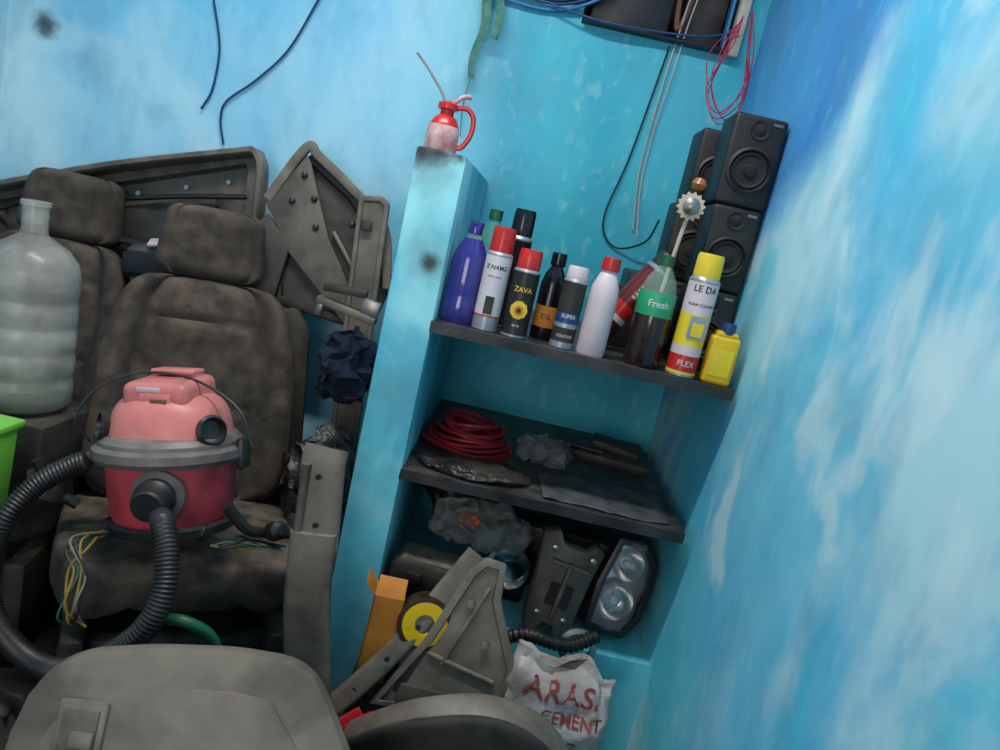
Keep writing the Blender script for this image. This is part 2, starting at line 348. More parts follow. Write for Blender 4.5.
e=spray('spray_can',.119,1.695,ZU,.027,.187,m_silver,m_whitep,[m_bluew,m_trimd],.13,extra=[(.1,0),(.3,3),(.36,0),(.5,2),(.56,3),(.9,3)])
wrap_text('brand','SUPER',.012,m_white,e,.027,.075); wrap_text('detail','COLOUR',.009,m_white,e,.027,.03)
e=E('additive_bottle',(.186,1.69,ZU)); r=.033
lathe('body',[(0,0),(r*.92,0),(r,.006),(r,.13),(r*.93,.155),(r*.6,.185),(r*.48,.19),(r*.48,.197)],[m_whitep],e)
lathe('cap',[(r*.62,.193),(r*.64,.196),(r*.6,.222),(0,.225)],[m_redc],e,seg=24)
d=Vector((.130,0,.225)); ang=math.atan2(d.x,d.z)
e=spray('aerosol_can',.200,1.845,ZU+.016,.032,.275,M('dark_red_can',(.14,.008,.010),(.05,.006,.008),.35),m_black,[m_redc,m_white],.12,rot=(0,ang,0),extra=[(.3,0),(.36,3),(.5,2),(.55,0),(.9,0)])
wrap_text('brand','RACE',.016,m_white,e,.032,.16,vertical=True)
e=E('battery_box',(.27,1.99,ZU)); box('case',(0,0,.08),(.12,.09,.16),m_black,e); box('terminal',(.02,0,.165),(.02,.03,.012),m_metal,e)
e=E('water_bottle',(.306,1.705,ZU)); r=.042
lathe('filled_body',[(0,0),(r*.9,0),(r,.012),(r*.94,.05),(r,.06),(r,.119),(0,.1195)],[m_liq],e)
lathe('shell',[(r,.12),(r,.165),(r*.8,.20),(r*.4,.228),(r*.36,.235)],[m_clear],e)
lathe('label',[(r*1.01,.118),(r*1.015,.119),(r*1.015,.170),(r*1.01,.171)],[m_teal],e)
wrap_text('brand','Fresh',.022,m_white,e,r*1.02,.146)
lathe('cap',[(r*.4,.23),(r*.41,.232),(r*.4,.254),(0,.256)],[m_dgreen],e,seg=24)
e=spray('foam_spray_can',.396,1.69,ZU,.034,.278,m_yel2,m_yel2,[m_redc,m_whitep],.17,extra=[(.06,0),(.22,2),(.31,3),(.62,0),(.9,3)])
wrap_text('brand','LE DA',.020,m_blackg,e,.034,.20); wrap_text('detail','FOAM CLEANER',.0085,m_blackg,e,.034,.165); wrap_text('detail_b','FLEX',.018,m_white,e,.034,.032)
box('picture',(.004,-.0345,.115),(.040,.002,.050),m_silver,e,bev=0); box('picture_b',(.004,-.036,.11),(.026,.001,.03),m_yel2,e,bev=0)
e=E('brake_oil_bottle',(.474,1.685,ZU))
box('body',(0,0,.055),(.066,.036,.11),m_yel,e,bev=.009,seg=4); box('shoulder',(0,0,.113),(.05,.03,.016),m_yel,e,bev=.006)
lathe('cap',[(.016,.115),(.017,.118),(.016,.140),(0,.141)],[m_bluew],e,seg=24)
box('label',(0,-.0185,.05),(.046,.001,.06),m_yel2,e,bev=0)
# ------------------------------------------------------------------ speakers
def speaker(name,x,y,z,w,d,h,rz=0):
    e=E(name,(x,y,z),(0,0,rz)); box('cabinet',(0,0,h/2),(w,d,h),m_spk,e,bev=.010,seg=3)
    R=w*.43
    lathe('woofer_ring',[(R,0),(R,.006),(R*.88,.009),(R*.8,.002),(R*.75,.0)],[m_spk],e,loc=(0,-d/2,h*.40),rot=(rad(90),0,0))
    lathe('woofer_cone',[(R*.78,.001),(R*.7,.006),(R*.6,.002),(R*.3,.002),(R*.25,.008),(0,.012)],[m_grille],e,loc=(0,-d/2,h*.40),rot=(rad(90),0,0))
    lathe('tweeter',[(w*.17,0),(w*.17,.005),(w*.12,.002),(w*.07,.006),(0,.009)],[m_grille],e,seg=28,loc=(0,-d/2,h*.84),rot=(rad(90),0,0))
    box('badge',(w*.3,-d/2,h*.93),(w*.18,.003,.006),m_metal,e,bev=0)
    return e
speaker('loudspeaker',.462,1.90,ZU,.118,.13,.20,0)
speaker('loudspeaker',.462,1.90,ZU+.201,.118,.13,.20,0)
speaker('loudspeaker',.460,1.90,ZU+.402,.126,.13,.21,0)
speaker('loudspeaker',.415,2.08,ZU,.13,.14,.20,0)
speaker('loudspeaker',.415,2.08,ZU+.201,.13,.14,.20,0)
speaker('loudspeaker',.425,2.08,ZU+.402,.12,.14,.19,0)
box('amplifier_unit',(.31,2.12,ZU+.10),(.065,.16,.20),m_black,bev=.006)
e=E('wheel_brush',(.318,1.80,ZU),(0,rad(3.5),0))
tube('rod',[(0,0,0),(0,0,.20),(.002,0,.35)],.005,m_cream,e)
bm=bmesh.new(); n=28
ra=[]
for y in (-.006,.006):
    ra.append([bm.verts.new((.034*(1 if i%2 else .8)*math.cos(2*math.pi*i/n),y,.034*(1 if i%2 else .8)*math.sin(2*math.pi*i/n))) for i in range(n)])
bm.faces.new(ra[0]); bm.faces.new(ra[1][::-1])
for i in range(n): bm.faces.new((ra[0][i],ra[0][(i+1)%n],ra[1][(i+1)%n],ra[1][i]))
mk('toothed_wheel',bm,m_cream,e,20,loc=(0,-.012,.375))
lathe('hub',[(.020,0),(.020,.006),(.012,.010),(.004,.014),(0,.014)],[m_metal],e,seg=20,loc=(0,-.018,.375),rot=(rad(90),0,0))
lathe('knob',[(0,0),(.012,.004),(.018,.015),(.012,.028),(0,.032)],[M('amber_knob',(.4,.15,.03),(.3,.08,.02),.3)],e,seg=20,loc=(.003,-.01,.412))

# ------------------------------------------------------------------ oil can on the partition
e=E('oil_can',(-.240,1.70,1.425))
m_oc=M('red_white_dirty',(.60,.46,.46),(.46,.13,.12),.5,scale=30)
lathe('reservoir',[(0,0),(.034,0,1),(.036,.004,1),(.036,.03,1),(.033,.055,1),(.029,.062,0),(.024,.072,0),(.015,.078,0),(.015,.088,0),(.022,.09,0),(.022,.102,0),(.008,.108,0),(0,.11,0)],[m_redc,m_oc],e,seg=28)
tube('spout',[(-.006,0,.10),(-.022,0,.125),(-.06,0,.165),(-.088,0,.19)],.0028,m_metal,e)
tube('handle',[(.012,0,.095),(.04,0,.10),(.058,0,.085),(.060,0,.05),(.046,0,.02),(.034,0,.015)],.006,m_redc,e)
tube('trigger',[(.01,0,.105),(.028,0,.122),(.046,0,.125)],.005,m_oc,e)

# ------------------------------------------------------------------ wires on walls
y=YB-.012
tube('hanging_cable',[(-1.094,y,1.76),(-1.062,y,1.66),(-1.053,y,1.595),(-1.06,y,1.50),(-1.085,y,1.44)],.0036,m_bluew)
tube('hanging_cable',[(-.72,y,2.0),(-.781,y,1.829),(-.846,y,1.669),(-.93,y,1.56),(-1.01,y,1.48),(-1.02,y,1.42),(-1.0,y,1.35)],.0036,m_bluew)
e=E('cable_bundle')
for i in range(8):
    z=1.965+.012*i; yy=YB-.015-.008*(i%3)
    tube('strand_%d'%i,[(-.50,yy,z+.12+.02*random.random()),(-.33,yy,z+.02*random.random()),(-.2,yy,z-.01-.02*random.random()),(-.08,yy,z-.02+.01*random.random()),(.02,yy-.02,z+.02),(.10,yy,z+.10)],.0055,m_cyanw if i%3==0 else m_bluew,e)
tube('strand_sill',[(-.1,YB-.03,1.955),(.05,YB-.05,1.935),(.2,YB-.05,1.940),(.35,YB-.05,1.955),(.45,YB-.05,1.99)],.0035,m_bluew,e)
tube('white_cord',[(.32,y,2.15),(.297,y,2.06),(.285,y,1.9),(.277,y,1.738),(.275,y,1.55),(.30,y,1.38)],.0026,m_whitew)
tube('white_cord',[(.33,y,2.15),(.31,y,2.0),(.300,y-.01,1.85),(.29,y,1.70),(.29,y,1.52),(.315,y-.02,1.36)],.0022,m_whitew)
tube('black_wire',[(.270,y,1.92),(.265,y,1.857),(.235,y,1.58),(.205,y,1.42),(.218,y,1.345),(.27,y,1.313),(.34,y-.05,1.35),(.36,y-.08,1.42)],.003,m_blackw)
e=E('red_wire_tangle')
for i in range(5):
    j=lambda s:(random.random()-.5)*s
    tube('loop_%d'%i,[(.44,y-.1,2.0+j(.05)),(.40+j(.06),y-.12,1.92+j(.04)),(.39+j(.04),y-.16,1.80+j(.05)),(.42+j(.04),y-.2,1.72+j(.04)),(.485+j(.02),y-.16,1.79+j(.08)),(.49+j(.03),y-.1,1.92),(.47,y-.05,2.05)],.0018,m_redwt,e)
e=E('cloth_strip')
sweep('tail_a',[(-.27,y-.03,2.02),(-.285,y-.03,1.95),(-.275,y-.03,1.85),(-.29,y-.035,1.76),(-.285,y-.03,1.70)],.018,.004,m_cloth,e,up=(0,1,.01),taper=lambda t:1-.5*t)
sweep('tail_b',[(-.27,y-.04,2.0),(-.25,y-.045,1.95),(-.235,y-.045,1.88),(-.24,y-.04,1.82)],.012,.003,m_cloth,e,up=(0,1,.01))
sweep('tail_c',[(-.28,y-.04,1.98),(-.33,y-.045,1.99),(-.36,y-.045,2.03)],.014,.004,m_cloth,e,up=(0,1,.01))
tube('string',[(-.285,y-.03,1.72),(-.29,y-.03,1.62),(-.28,y-.03,1.53)],.002,m_cloth,e)
ico('knot',.022,m_cloth,e,(-.272,y-.04,1.97),disp=.006)

# ------------------------------------------------------------------ lower shelf contents
e=E('red_cable_coil',(-.04,1.95,ZL))
for i in range(11):
    R=.124-.008*i*(1 if i%2 else .7); z=.008+.0062*i; pts=[]
    ox,oy=(random.random()-.5)*.02,(random.random()-.5)*.024
    for k in range(19):
        a=2*math.pi*k/18; pts.append((ox+R*math.cos(a),oy+R*math.sin(a)*.95,z+.006*math.sin(2*a+i)))
    tube('turn_%d'%i,pts,.005,m_redw,e,smoothn=3)
ico('polythene_bag',.065,m_poly,None,(.160,1.95,ZL+.032),(1.1,.8,.55),disp=.026,flat=-.031,seed=3)
ico('black_plastic_sheet',.12,m_polyd,None,(-.01,1.735,ZL+.012),(1.15,.56,.12),disp=.010,flat=-.011,seed=5)
def sheet(name,x0,x1,y0,y1,z,mat,amp=.01,seed=0,rz=0):
    bm=bmesh.new(); nx,ny=30,22; g=[[None]*(ny+1) for _ in range(nx+1)]
    cx,cy=(x0+x1)/2,(y0+y1)/2
    for i in range(nx+1):
        for j in range(ny+1):
            x=(x0-cx)+(x1-x0)*i/nx; yy=(y0-cy)+(y1-y0)*j/ny
            q=Vector((x*9+seed,yy*9,seed)); g[i][j]=bm.verts.new((x+nz.noise(q*.5)*.02,yy+nz.noise(q*.7)*.02,.003+amp*abs(nz.noise(q))+amp*.5*abs(nz.noise(q*3))))
    for i in range(nx):
        for j in range(ny): bm.faces.new((g[i][j],g[i+1][j],g[i+1][j+1],g[i][j+1]))
    o=mk(name,bm,mat,None,50,(cx,cy,z),(0,0,rz)); s=o.modifiers.new('s','SOLIDIFY'); s.thickness=.0015; return o
sheet('newspaper',.16,.47,1.67,1.88,ZL,m_paper,.010,2,rad(3))
e=E('plastic_tray',(.34,2.15,ZL),(0,0,rad(-8))); box('tray',(0,0,.012),(.28,.18,.024),m_trimd,e)
box('lid',(.04,.02,.035),(.14,.10,.020),m_trimd,e,rot=(0,rad(6),0)); box('card',(-.05,-.03,.030),(.12,.08,.004),m_paper,e)

# ------------------------------------------------------------------ car parts under the shelf
e=E('radiator_bracket',(.250,1.775,.337),(rad(-6),rad(8),0))
prism('shell',[(-.055,.0),(-.02,.0),(-.015,.03),(.015,.03),(.02,0),(.05,.0),(.065,.03),(.07,.15),(.08,.24),(.05,.255),(.03,.235),(-.03,.235),(-.05,.265),(-.085,.24),(-.07,.14),(-.062,.03)],.05,m_brk,e,bev=.006,curve=lambda x,z:x*x*6)
box('rib',(0,-.055,.12),(.012,.02,.16),m_brk,e); box('cross_rib',(0,-.054,.19),(.10,.012,.012),m_brk,e); box('pocket',(0,-.052,.11),(.06,.006,.06),m_dark,e)
for k,(a,b) in enumerate([(-.035,.05),(.035,.05),(-.05,.22),(.05,.22)]): lathe('bolt_%d'%k,[(.009,0),(.009,.008),(.005,.01),(0,.01)],[m_metal],e,seg=12,loc=(a,-.040,b),rot=(rad(90),0,0))
e=E('car_headlamp',(.405,1.83,.345),(rad(-10),rad(10),rad(4)))
ho=[(-.06,0),(.05,.0),(.08,.06),(.075,.2),(.02,.26),(-.055,.25),(-.07,.12)]
prism('housing',ho,.10,m_black,e,bev=.010,inset=.009,depth=.06,loc=(0,.05,0))
prism('reflector_plate',[(x*.82,.03+z*.78) for x,z in ho],.006,m_chrome,e,bev=.003,loc=(0,.000,0))
lathe('reflector',[(.050,.026),(.044,.012),(.030,-.0),(.014,-.006),(0,-.007)],[m_chrome],e,loc=(0,-.008,.085),rot=(rad(90),0,0))
lathe('reflector_b',[(.042,.024),(.034,.010),(.014,-.004),(0,-.006)],[m_chrome],e,loc=(.0,-.008,.185),rot=(rad(90),0,0))
lathe('bulb',[(.010,0),(.010,.020),(0,.024)],[m_white],e,seg=14,loc=(0,-.01,.085),rot=(rad(90),0,0))
lathe('bulb_b',[(.008,0),(.008,.018),(0,.022)],[m_white],e,seg=14,loc=(0,-.01,.185),rot=(rad(90),0,0))
prism('lens',[(x*.92,.01+z*.93) for x,z in ho],.008,m_lens,e,bev=.003,loc=(0,-.045,0),curve=lambda x,z:x*x*5)
box('mount_tab',(-.075,.0,.20),(.03,.03,.02),m_black,e)
e=E('fog_lamp',(.14,1.90,.33),(0,0,rad(-10)))
lathe('shell',[(0,.0),(.03,.0),(.055,.03),(.065,.06),(.065,.075),(.058,.078)],[m_black],e,loc=(0,.04,.10),rot=(rad(90),0,0))
lathe('reflector',[(.058,.075),(.045,.05),(.02,.035),(0,.03)],[m_chrome],e,loc=(0,.04,.10),rot=(rad(90),0,0)); box('mount',(0,.02,.02),(.1,.06,.04),m_black,e)
e=E('coolant_hose',(.25,1.655,.33))
tube('hose',[(-.10,0,.02),(-.05,-.01,.05),(.05,-.01,.045),(.12,.02,.07)],.018,m_black,e,ribs=.012,n=14)
lathe('pump_ring',[(.035,0),(.045,0),(.047,.02),(.035,.022),(.033,.0)],[m_metal],e,loc=(.08,.03,.03),rot=(rad(80),0,0))
e=E('grey_plastic_duct',(-.035,1.73,.42),(0,rad(2),0))
prism('body',[(-.12,-.02),(.11,-.02),(.12,.05),(-.10,.06),(-.12,.04)],.11,m_trimd,e,loc=(0,.06,0),bev=.008)
box('top_plate',(0,0,.058),(.20,.09,.008),m_brk,e); box('port',(.03,-.055,.02),(.05,.02,.03),m_black,e); box('port_b',(-.06,-.055,.02),(.04,.02,.03),m_black,e)
box('stand',(-.01,.02,-.052),(.2,.07,.070),m_black,e)
ico('dark_polythene_bundle',.10,m_polyd,None,(-.03,2.10,.56),(1.2,.8,1.15),disp=.03,seed=8)
box('tool_case',(.30,2.10,.42),(.36,.2,.18),m_black,bev=.01)
e=E('crumpled_polythene',(.035,1.79,.565)); ico('wrap',.085,m_poly,e,(0,0,.0),(1.45,.6,.6),disp=.035,seed=12); ico('orange_pouch',.022,M('orange_bits',(.5,.08,.02),(.35,.05,.02),.4),e,(-.03,-.035,.02),(1.4,.5,.7),disp=.006)

# ------------------------------------------------------------------ orange box, tape roll
e=E('cardboard_carton',(-.135,1.535,.262),(0,rad(2),rad(6)))
boxes('walls',[((-.033,-.035,0),(.033,-.032,.21)),((-.033,.032,0),(.033,.035,.21)),((-.033,-.035,0),(-.030,.035,.21)),((.030,-.035,0),(.033,.035,.21)),((-.033,-.035,0),(.033,.035,.003))],m_org,e)
box('flap',(.0,-.015,.225),(.062,.002,.045),m_org,e,bev=0,rot=(rad(-40),0,0)); box('flap_side',(-.045,0,.222),(.002,.065,.035),m_org,e,bev=0,rot=(0,rad(-40),0))
e2=E('storage_bin',(-.07,1.545,0)); box('body',(0,0,.128),(.20,.15,.255),m_trimd,e2,bev=.01); box('rim',(0,0,.25),(.21,.16,.015),m_black,e2)
e=E('tape_roll',(-.040,1.52,.360),(rad(-10),0,rad(10)))
lathe('roll',[(.030,0),(.060,0,0),(.061,.003,0),(.061,.042,0),(.060,.045,0),(.050,.046,0),(.022,.046,1),(.020,.04,1),(.020,.005,1),(.030,0,1)],[m_tape,m_yel],e,loc=(0,.02,.062),rot=(rad(90),0,0))
box('roll_stand',(0,.0,-.045),(.08,.05,.10),m_trimd,e)
e=E('red_dustpan',(-.15,1.37,.235),(rad(-30),rad(-45),0)); box('pan',(0,0,0),(.13,.05,.012),m_redc,e,bev=.005); box('lip',(.0,-.02,.012),(.12,.006,.02),m_redc,e,bev=.002)

# ------------------------------------------------------------------ trims in the right foreground
e=E('pillar_trim_panel',(0,1.42,0),(rad(-14),0,0))
sweep('rail',[(-.22,-.04,.20),(-.16,-.03,.265),(-.07,-.01,.395),(-.01,.0,.51),(.04,.0,.605)],.024,.012,m_trim,e,up=(0,1,0),expo=.5,n=16)
for k,t in enumerate([(-.155,.27),(-.10,.35),(-.05,.43)]): lathe('clip_hole_%d'%k,[(.0,0),(.006,0),(.006,.003),(0,.003)],[m_dark],e,seg=16,loc=(t[0],-.038,t[1]),rot=(rad(90),0,0))
prism('plate',[(-.12,.24),(-.03,.41),(.03,.57),(.06,.605),(.11,.60),(.115,.52),(.18,.38),(.17,.30),(.02,.25)],.02,m_trim,e,bev=.006,inset=.012,depth=.008,loc=(0,.0,0))
box('rib_a',(.05,-.018,.45),(.01,.012,.20),m_trim,e,rot=(0,rad(20),0)); box('rib_b',(.06,-.018,.36),(.16,.012,.01),m_trim,e,rot=(0,rad(12),0))
lathe('clip_a',[(0,0),(.010,0),(.008,.010),(0,.011)],[m_trim2],e,seg=14,loc=(.05,-.02,.50),rot=(rad(90),0,0)); lathe('clip_b',[(0,0),(.010,0),(.008,.010),(0,.011)],[m_trim2],e,seg=14,loc=(.10,-.02,.42),rot=(rad(90),0,0))
prism('foot',[(-.12,.0),(.10,.0),(.12,.3),(-.06,.3)],.02,m_trimd,e)
e=E('bumper_section',(0,1.24,0))
sweep('arch',[(-.13,.05,.29),(-.08,.02,.345),(.0,.0,.405),(.11,-.0,.440),(.20,.0,.430),(.27,.01,.37),(.31,.02,.26)],.030,.012,m_trim2,e,up=(.1,-.35,1),expo=.6,n=16)
sweep('face',[(-.13,.015,.25),(-.075,-.02,.32),(.0,-.035,.375),(.11,-.035,.41),(.19,-.03,.395),(.26,-.02,.33),(.29,-.01,.22)],.040,.010,m_trimd,e,up=(0,1,0),expo=.6,n=16)
sweep('lower_lip',[(-.12,-.01,.20),(-.06,-.045,.27),(.02,-.06,.33),(.11,-.06,.355),(.18,-.055,.34),(.24,-.04,.28)],.012,.014,m_trim,e,up=(0,1,0),expo=.6,n=12)
box('leg_l',(-.12,.03,.13),(.05,.05,.26),m_trimd,e,bev=.012); box('leg_r',(.30,.02,.13),(.07,.05,.26),m_trimd,e,bev=.012)

# cement bag
bm=bmesh.new(); nu,nv=84,52; g=[]
def bagpt(u,v):
    a=2*math.pi*u/nu; ca,sa=math.cos(a),math.sin(a)
    wv=.126*(1-.08*v)*(.75+.25*min(1,v*6)); dv=.075*(1-.55*v**2)*(.7+.3*min(1,v*6))
    x=math.copysign(abs(ca)**.5,ca)*wv; y=math.copysign(abs(sa)**.7,sa)*dv; z=.415*v
    if v>.93: y*=.4
    n=nz.noise_vector(Vector((x*14,y*14,z*14)))*.016+nz.noise_vector(Vector((x*38,y*38,z*30)))*.008+nz.noise_vector(Vector((x*80,y*80,z*60)))*.003
    if v>.85: z+=(v-.85)/.15*(.014*math.sin(x*48)+.012*math.sin(x*21+1)-.10*x)
    return Vector((x,y,z))+n*min(1,v*8)
for j in range(nv+1): g.append([bm.verts.new(bagpt(i,j/nv)) for i in range(nu)])
for j in range(nv):
    for i in range(nu): bm.faces.new((g[j][i],g[j][(i+1)%nu],g[j+1][(i+1)%nu],g[j+1][i]))
bm.faces.new(g[0][::-1]); bm.faces.new(g[-1])
e=E('cement_bag',(.268,1.47,0),(rad(-6),rad(3),rad(4)))
bag=mk('sack',bm,m_bag,e,70)
from mathutils.bvhtree import BVHTree
bvh=BVHTree.FromPolygons([v.co.copy() for v in bag.data.vertices],[tuple(p.vertices) for p in bag.data.polygons])
def onbag(cx,cz,sh=0.):
    def fn(c):
        x,z=cx+c.x,cz+c.y+sh*c.x; h=bvh.ray_cast(Vector((x,-.5,z)),Vector((0,1,0)))
        yy=h[0].y if h[0] else -.06
        return (x,yy-.003,z)
    return fn
flat_text('print_a','ARASI',.066,m_print,e,0,0,onbag(.0,.362)); flat_text('print_b','CEMENT',.036,m_print,e,0,0,onbag(.03,.310)); flat_text('print_c','50 KG',.04,m_print,e,0,0,onbag(.0,.255))

# ------------------------------------------------------------------ vertical side trim strips near partition
e=E('seat_side_trim',(0,0,0))
sweep('upper',[(-.318,1.50,.775),(-.318,1.49,.74),(-.308,1.48,.66),(-.296,1.47,.56)],.046,.014,m_trim2,e,up=(0,1,0),expo=.5,n=16)
sweep('lower',[(-.305,1.46,.60),(-.29,1.445,.47),(-.255,1.43,.30),(-.22,1.41,.12),(-.20,1.40,.015)],.048,.016,m_trim,e,up=(0,1,0),expo=.5,n=16)
for k,z in enumerate([.72,.62,.5]): lathe('clip_%d'%k,[(0,0),(.006,0),(.006,.004),(0,.004)],[m_dark],e,seg=14,loc=(-.318+.05*k*.3,1.466-.012*k,z),rot=(rad(90),0,0))
sweep('inner_lip',[(-.348,1.475,.74),(-.341,1.465,.62),(-.330,1.445,.46),(-.295,1.43,.28)],.010,.014,m_brk,e,up=(0,1,0))

# ------------------------------------------------------------------ car seats
def padloft(name,length,wf,th,bol,mat,parent,loc,rot,seams=(),ex=.45,nz_=44,na=64,bolpos=.62,crown=.0):
    bm=bmesh.new(); R=[]
    for j in range(nz_+1):
        t=j/nz_; q=abs(2*t-1); e_=(1-q**7)**.5 if q<1 else 0
        e_=max(e_,.02); W=wf(t)
        seam=sum(math.exp(-((t-s)/.014)**2) for s in seams)
        ring=[]
        for i in range(na):
            a=2*math.pi*i/na; ca,sa=math.cos(a),math.sin(a)
            x=math.copysign(abs(ca)**ex,ca); yv=math.copysign(abs(sa)**ex,sa)
            f=yv*th/2*(.35+.65*e_)
            if sa>0:
                b=max(0,(abs(x)-bolpos)/(1-bolpos)); f+=bol*math.sin(min(1,b*1.15)*math.pi*.62)*(1 if b>0 else 0)*e_
                f-=.014*math.exp(-((abs(x)-bolpos)/.045)**2)
                if abs(x)<bolpos: f-=.012*seam; f+=crown*(1-(x/bolpos)**2)
            xx=x*W*(.55+.45*e_)
            n=nz.noise(Vector((xx*9,f*9,t*length*9)))*.008+nz.noise(Vector((xx*24,f*24,t*length*24)))*.003
            ring.append(bm.verts.new((xx,-(f+n),t*length)))
        R.append(ring)
    for a,b in zip(R,R[1:]):
        for i in range(na): bm.faces.new((a[i],a[(i+1)%na],b[(i+1)%na],b[i]))
    bm.faces.new(R[0][::-1]); bm.faces.new(R[-1])
    return mk(name,bm,mat,parent,70,loc,rot)
def car_seat(x,y,yaw,w=.50,rec=20,zh=.43,hw=.145):
    e=E('car_seat',(x,y,0),(0,0,yaw))
    wf=lambda t:w/2*(1.02-.08*t-.20*max(0,t-.6)**1.2*2.2)
    padloft('backrest',.60,wf,.12,.055,m_fab,e,(0,.0,zh-.02),(rad(-rec),0,0),seams=(.22,.42,.80),crown=.01)
    box('back_shell',(0,.135,zh+.25),(w*.82,.04,.48),m_fab2,e,bev=.018,rot=(rad(-rec),0,0))
    padloft('cushion',.52,lambda t:w/2*(1.10-.22*max(0,t-.6)**1.3*3),.12,.035,m_fab,e,(0,.06,zh-.062),(rad(86),0,0),seams=(.35,.62),crown=.008)
    s,c=math.sin(rad(rec)),math.cos(rad(rec))
    def bp(h,o=0): return (0,s*h,zh-.02+c*h)
    for sx in (-.055,.055): 
        a=bp(.56); b=bp(.68); tube('post_%s'%('l' if sx<0 else 'r'),[(sx,a[1],a[2]),(sx,(a[1]+b[1])/2,(a[2]+b[2])/2),(sx,b[1],b[2])],.007,m_metal,e)
    hb=bp(.605)
    padloft('headrest',.195,lambda t:hw*(1-.12*t),.11,.0,m_fab,e,(0,hb[1]-.01,hb[2]),(rad(-rec+10),0,0),ex=.70,bolpos=.75)
    box('frame_l',(-w*.42,-.2,.14),(.05,.48,.28),m_trimd,e,bev=.015); box('frame_r',(w*.42,-.2,.14),(.05,.48,.28),m_trimd,e,bev=.015)
    box('frame_front',(0,-.37,.18),(w*.8,.04,.14),m_trimd,e,bev=.01)
    box('side_trim',(w*.52,-.05,zh-.02),(.03,.28,.12),m_trimd,e,bev=.012)
    lathe('recline_knob',[(.03,0),(.03,.015),(.024,.02),(0,.02)],[m_black],e,seg=24,loc=(w*.55,.0,zh+.0),rot=(0,rad(90),0))
    return e
car_seat(-.750,1.865,rad(27))
car_seat(-1.29,2.0,rad(12),w=.44)

# ------------------------------------------------------------------ things behind the seats
e=E('dashboard_panel',(-1.17,2.31,.97),(rad(-6),rad(-19),0))
prism('panel',[(-.42,-.30),(.30,-.30),(.36,-.05),(.43,.20),(.41,.26),(-.42,.24),(-.46,.1)],.05,m_trimb,e,bev=.012,inset=.03,depth=.03)
sweep('top_lip',[(-.43,-.06,.235),(0,-.075,.252),(.42,-.06,.25)],.045,.012,m_trim,e,up=(0,0,1),expo=.5,n=16)
sweep('end_flange',[(.425,-.05,.25),(.43,-.055,.18),(.37,-.055,-.05)],.012,.03,m_trim,e,up=(0,1,0),expo=.5)
box('glove_recess',(.10,-.045,.06),(.36,.03,.16),m_trimd,e,bev=.01); box('vent',(-.22,-.05,.12),(.16,.03,.07),m_black,e,bev=.008)
for k in range(5): box('louver_%d'%k,(-.22,-.068,.095+k*.0125),(.15,.006,.004),m_trim,e,bev=0)
for k,xx in enumerate((.05,.2,.33)): lathe('screw_%d'%k,[(.009,0),(.007,.006),(0,.006)],[m_metal],e,seg=12,loc=(xx,-.062,.17),rot=(rad(90),0,0))
tube('harness',[(-.4,-.07,.17),(-.2,-.09,.19),(.0,-.075,.16),(.2,-.09,.14),(.38,-.075,.12)],.008,m_black,e)
tube('harness_b',[(-.4,-.07,.02),(-.1,-.09,.05),(.1,-.09,.0),(.3,-.08,-.05)],.010,m_black,e)
box('junk_case',(-1.35,2.30,.23),(.5,.16,.45),m_trimd,bev=.015)
e=E('loose_cardboard',(-1.0,2.17,1.02),(0,rad(-8),rad(5)))
box('sheet_a',(0,0,0),(.26,.05,.012),m_paper,e,rot=(rad(20),0,0)); box('sheet_b',(.03,-.02,.03),(.20,.04,.01),m_whitep,e,rot=(rad(25),rad(-6),0)); box('bulk',(0,.0,-.04),(.28,.06,.06),m_black,e)
e=E('quarter_trim_panel',(-.58,2.22,.98),(rad(-10),0,rad(6)))
prism('panel',[(-.12,-.05),(.17,-.08),(.20,.05),(.14,.23),(.05,.32),(-.10,.40),(-.15,.30),(-.16,.1)],.04,m_trimd,e,bev=.008,inset=.02,depth=.02)
sweep('edge',[(-.19,-.05,.24),(-.11,-.06,.405),(-.07,-.06,.39),(.04,-.06,.32),(.15,-.05,.235),(.195,-.05,.06)],.014,.01,m_trim,e,up=(0,1,0),expo=.5,n=12)
prism('blade',[(-.20,.24),(-.11,.395),(-.09,.37),(.0,.17),(.16,-.06),(.12,-.09),(-.10,.10)],.012,m_brk,e,bev=.004,loc=(0,-.045,0))
for k,q in enumerate([(-.10,.33),(-.12,.25),(-.04,.19),(-.06,.27),(.06,.22),(.1,.1)]): lathe('clip_%d'%k,[(.010,0),(.008,.01),(.004,.012),(0,.012)],[m_black],e,seg=14,loc=(q[0],-.057,q[1]),rot=(rad(90),0,0))
box('rib',(.06,-.035,.13),(.16,.02,.012),m_trim2,e,rot=(0,rad(50),0))
prism('wing',[(-.34,-.02),(-.12,-.10),(-.10,.12),(-.18,.20)],.03,m_trimd,e,bev=.006,loc=(0,-.03,0))
e=E('sill_trim',(-.36,2.12,.0),(rad(-3),rad(-4),0)); prism('strip',[(-.05,0),(.03,0),(.035,1.29),(.01,1.31),(-.055,1.30)],.02,m_trim,e,bev=.006,inset=.01,depth=.006); box('clip',(-.02,-.03,1.22),(.03,.01,.03),m_trimd,e)
box('stacked_carton',(-.78,2.28,.43),(.22,.16,.84),m_trimd,bev=.015)
ico('navy_cloth_bundle',.10,m_bluecl,None,(-.410,2.00,.835),(.72,.7,.95),disp=.04,seed=4)
ico('black_cloth_bundle',.13,m_polyd,None,(-.41,1.90,.55),(.7,.7,1.0),disp=.035,seed=6)
box('waste_bin',(-.40,1.92,.2),(.2,.28,.38),m_trimd,bev=.015)
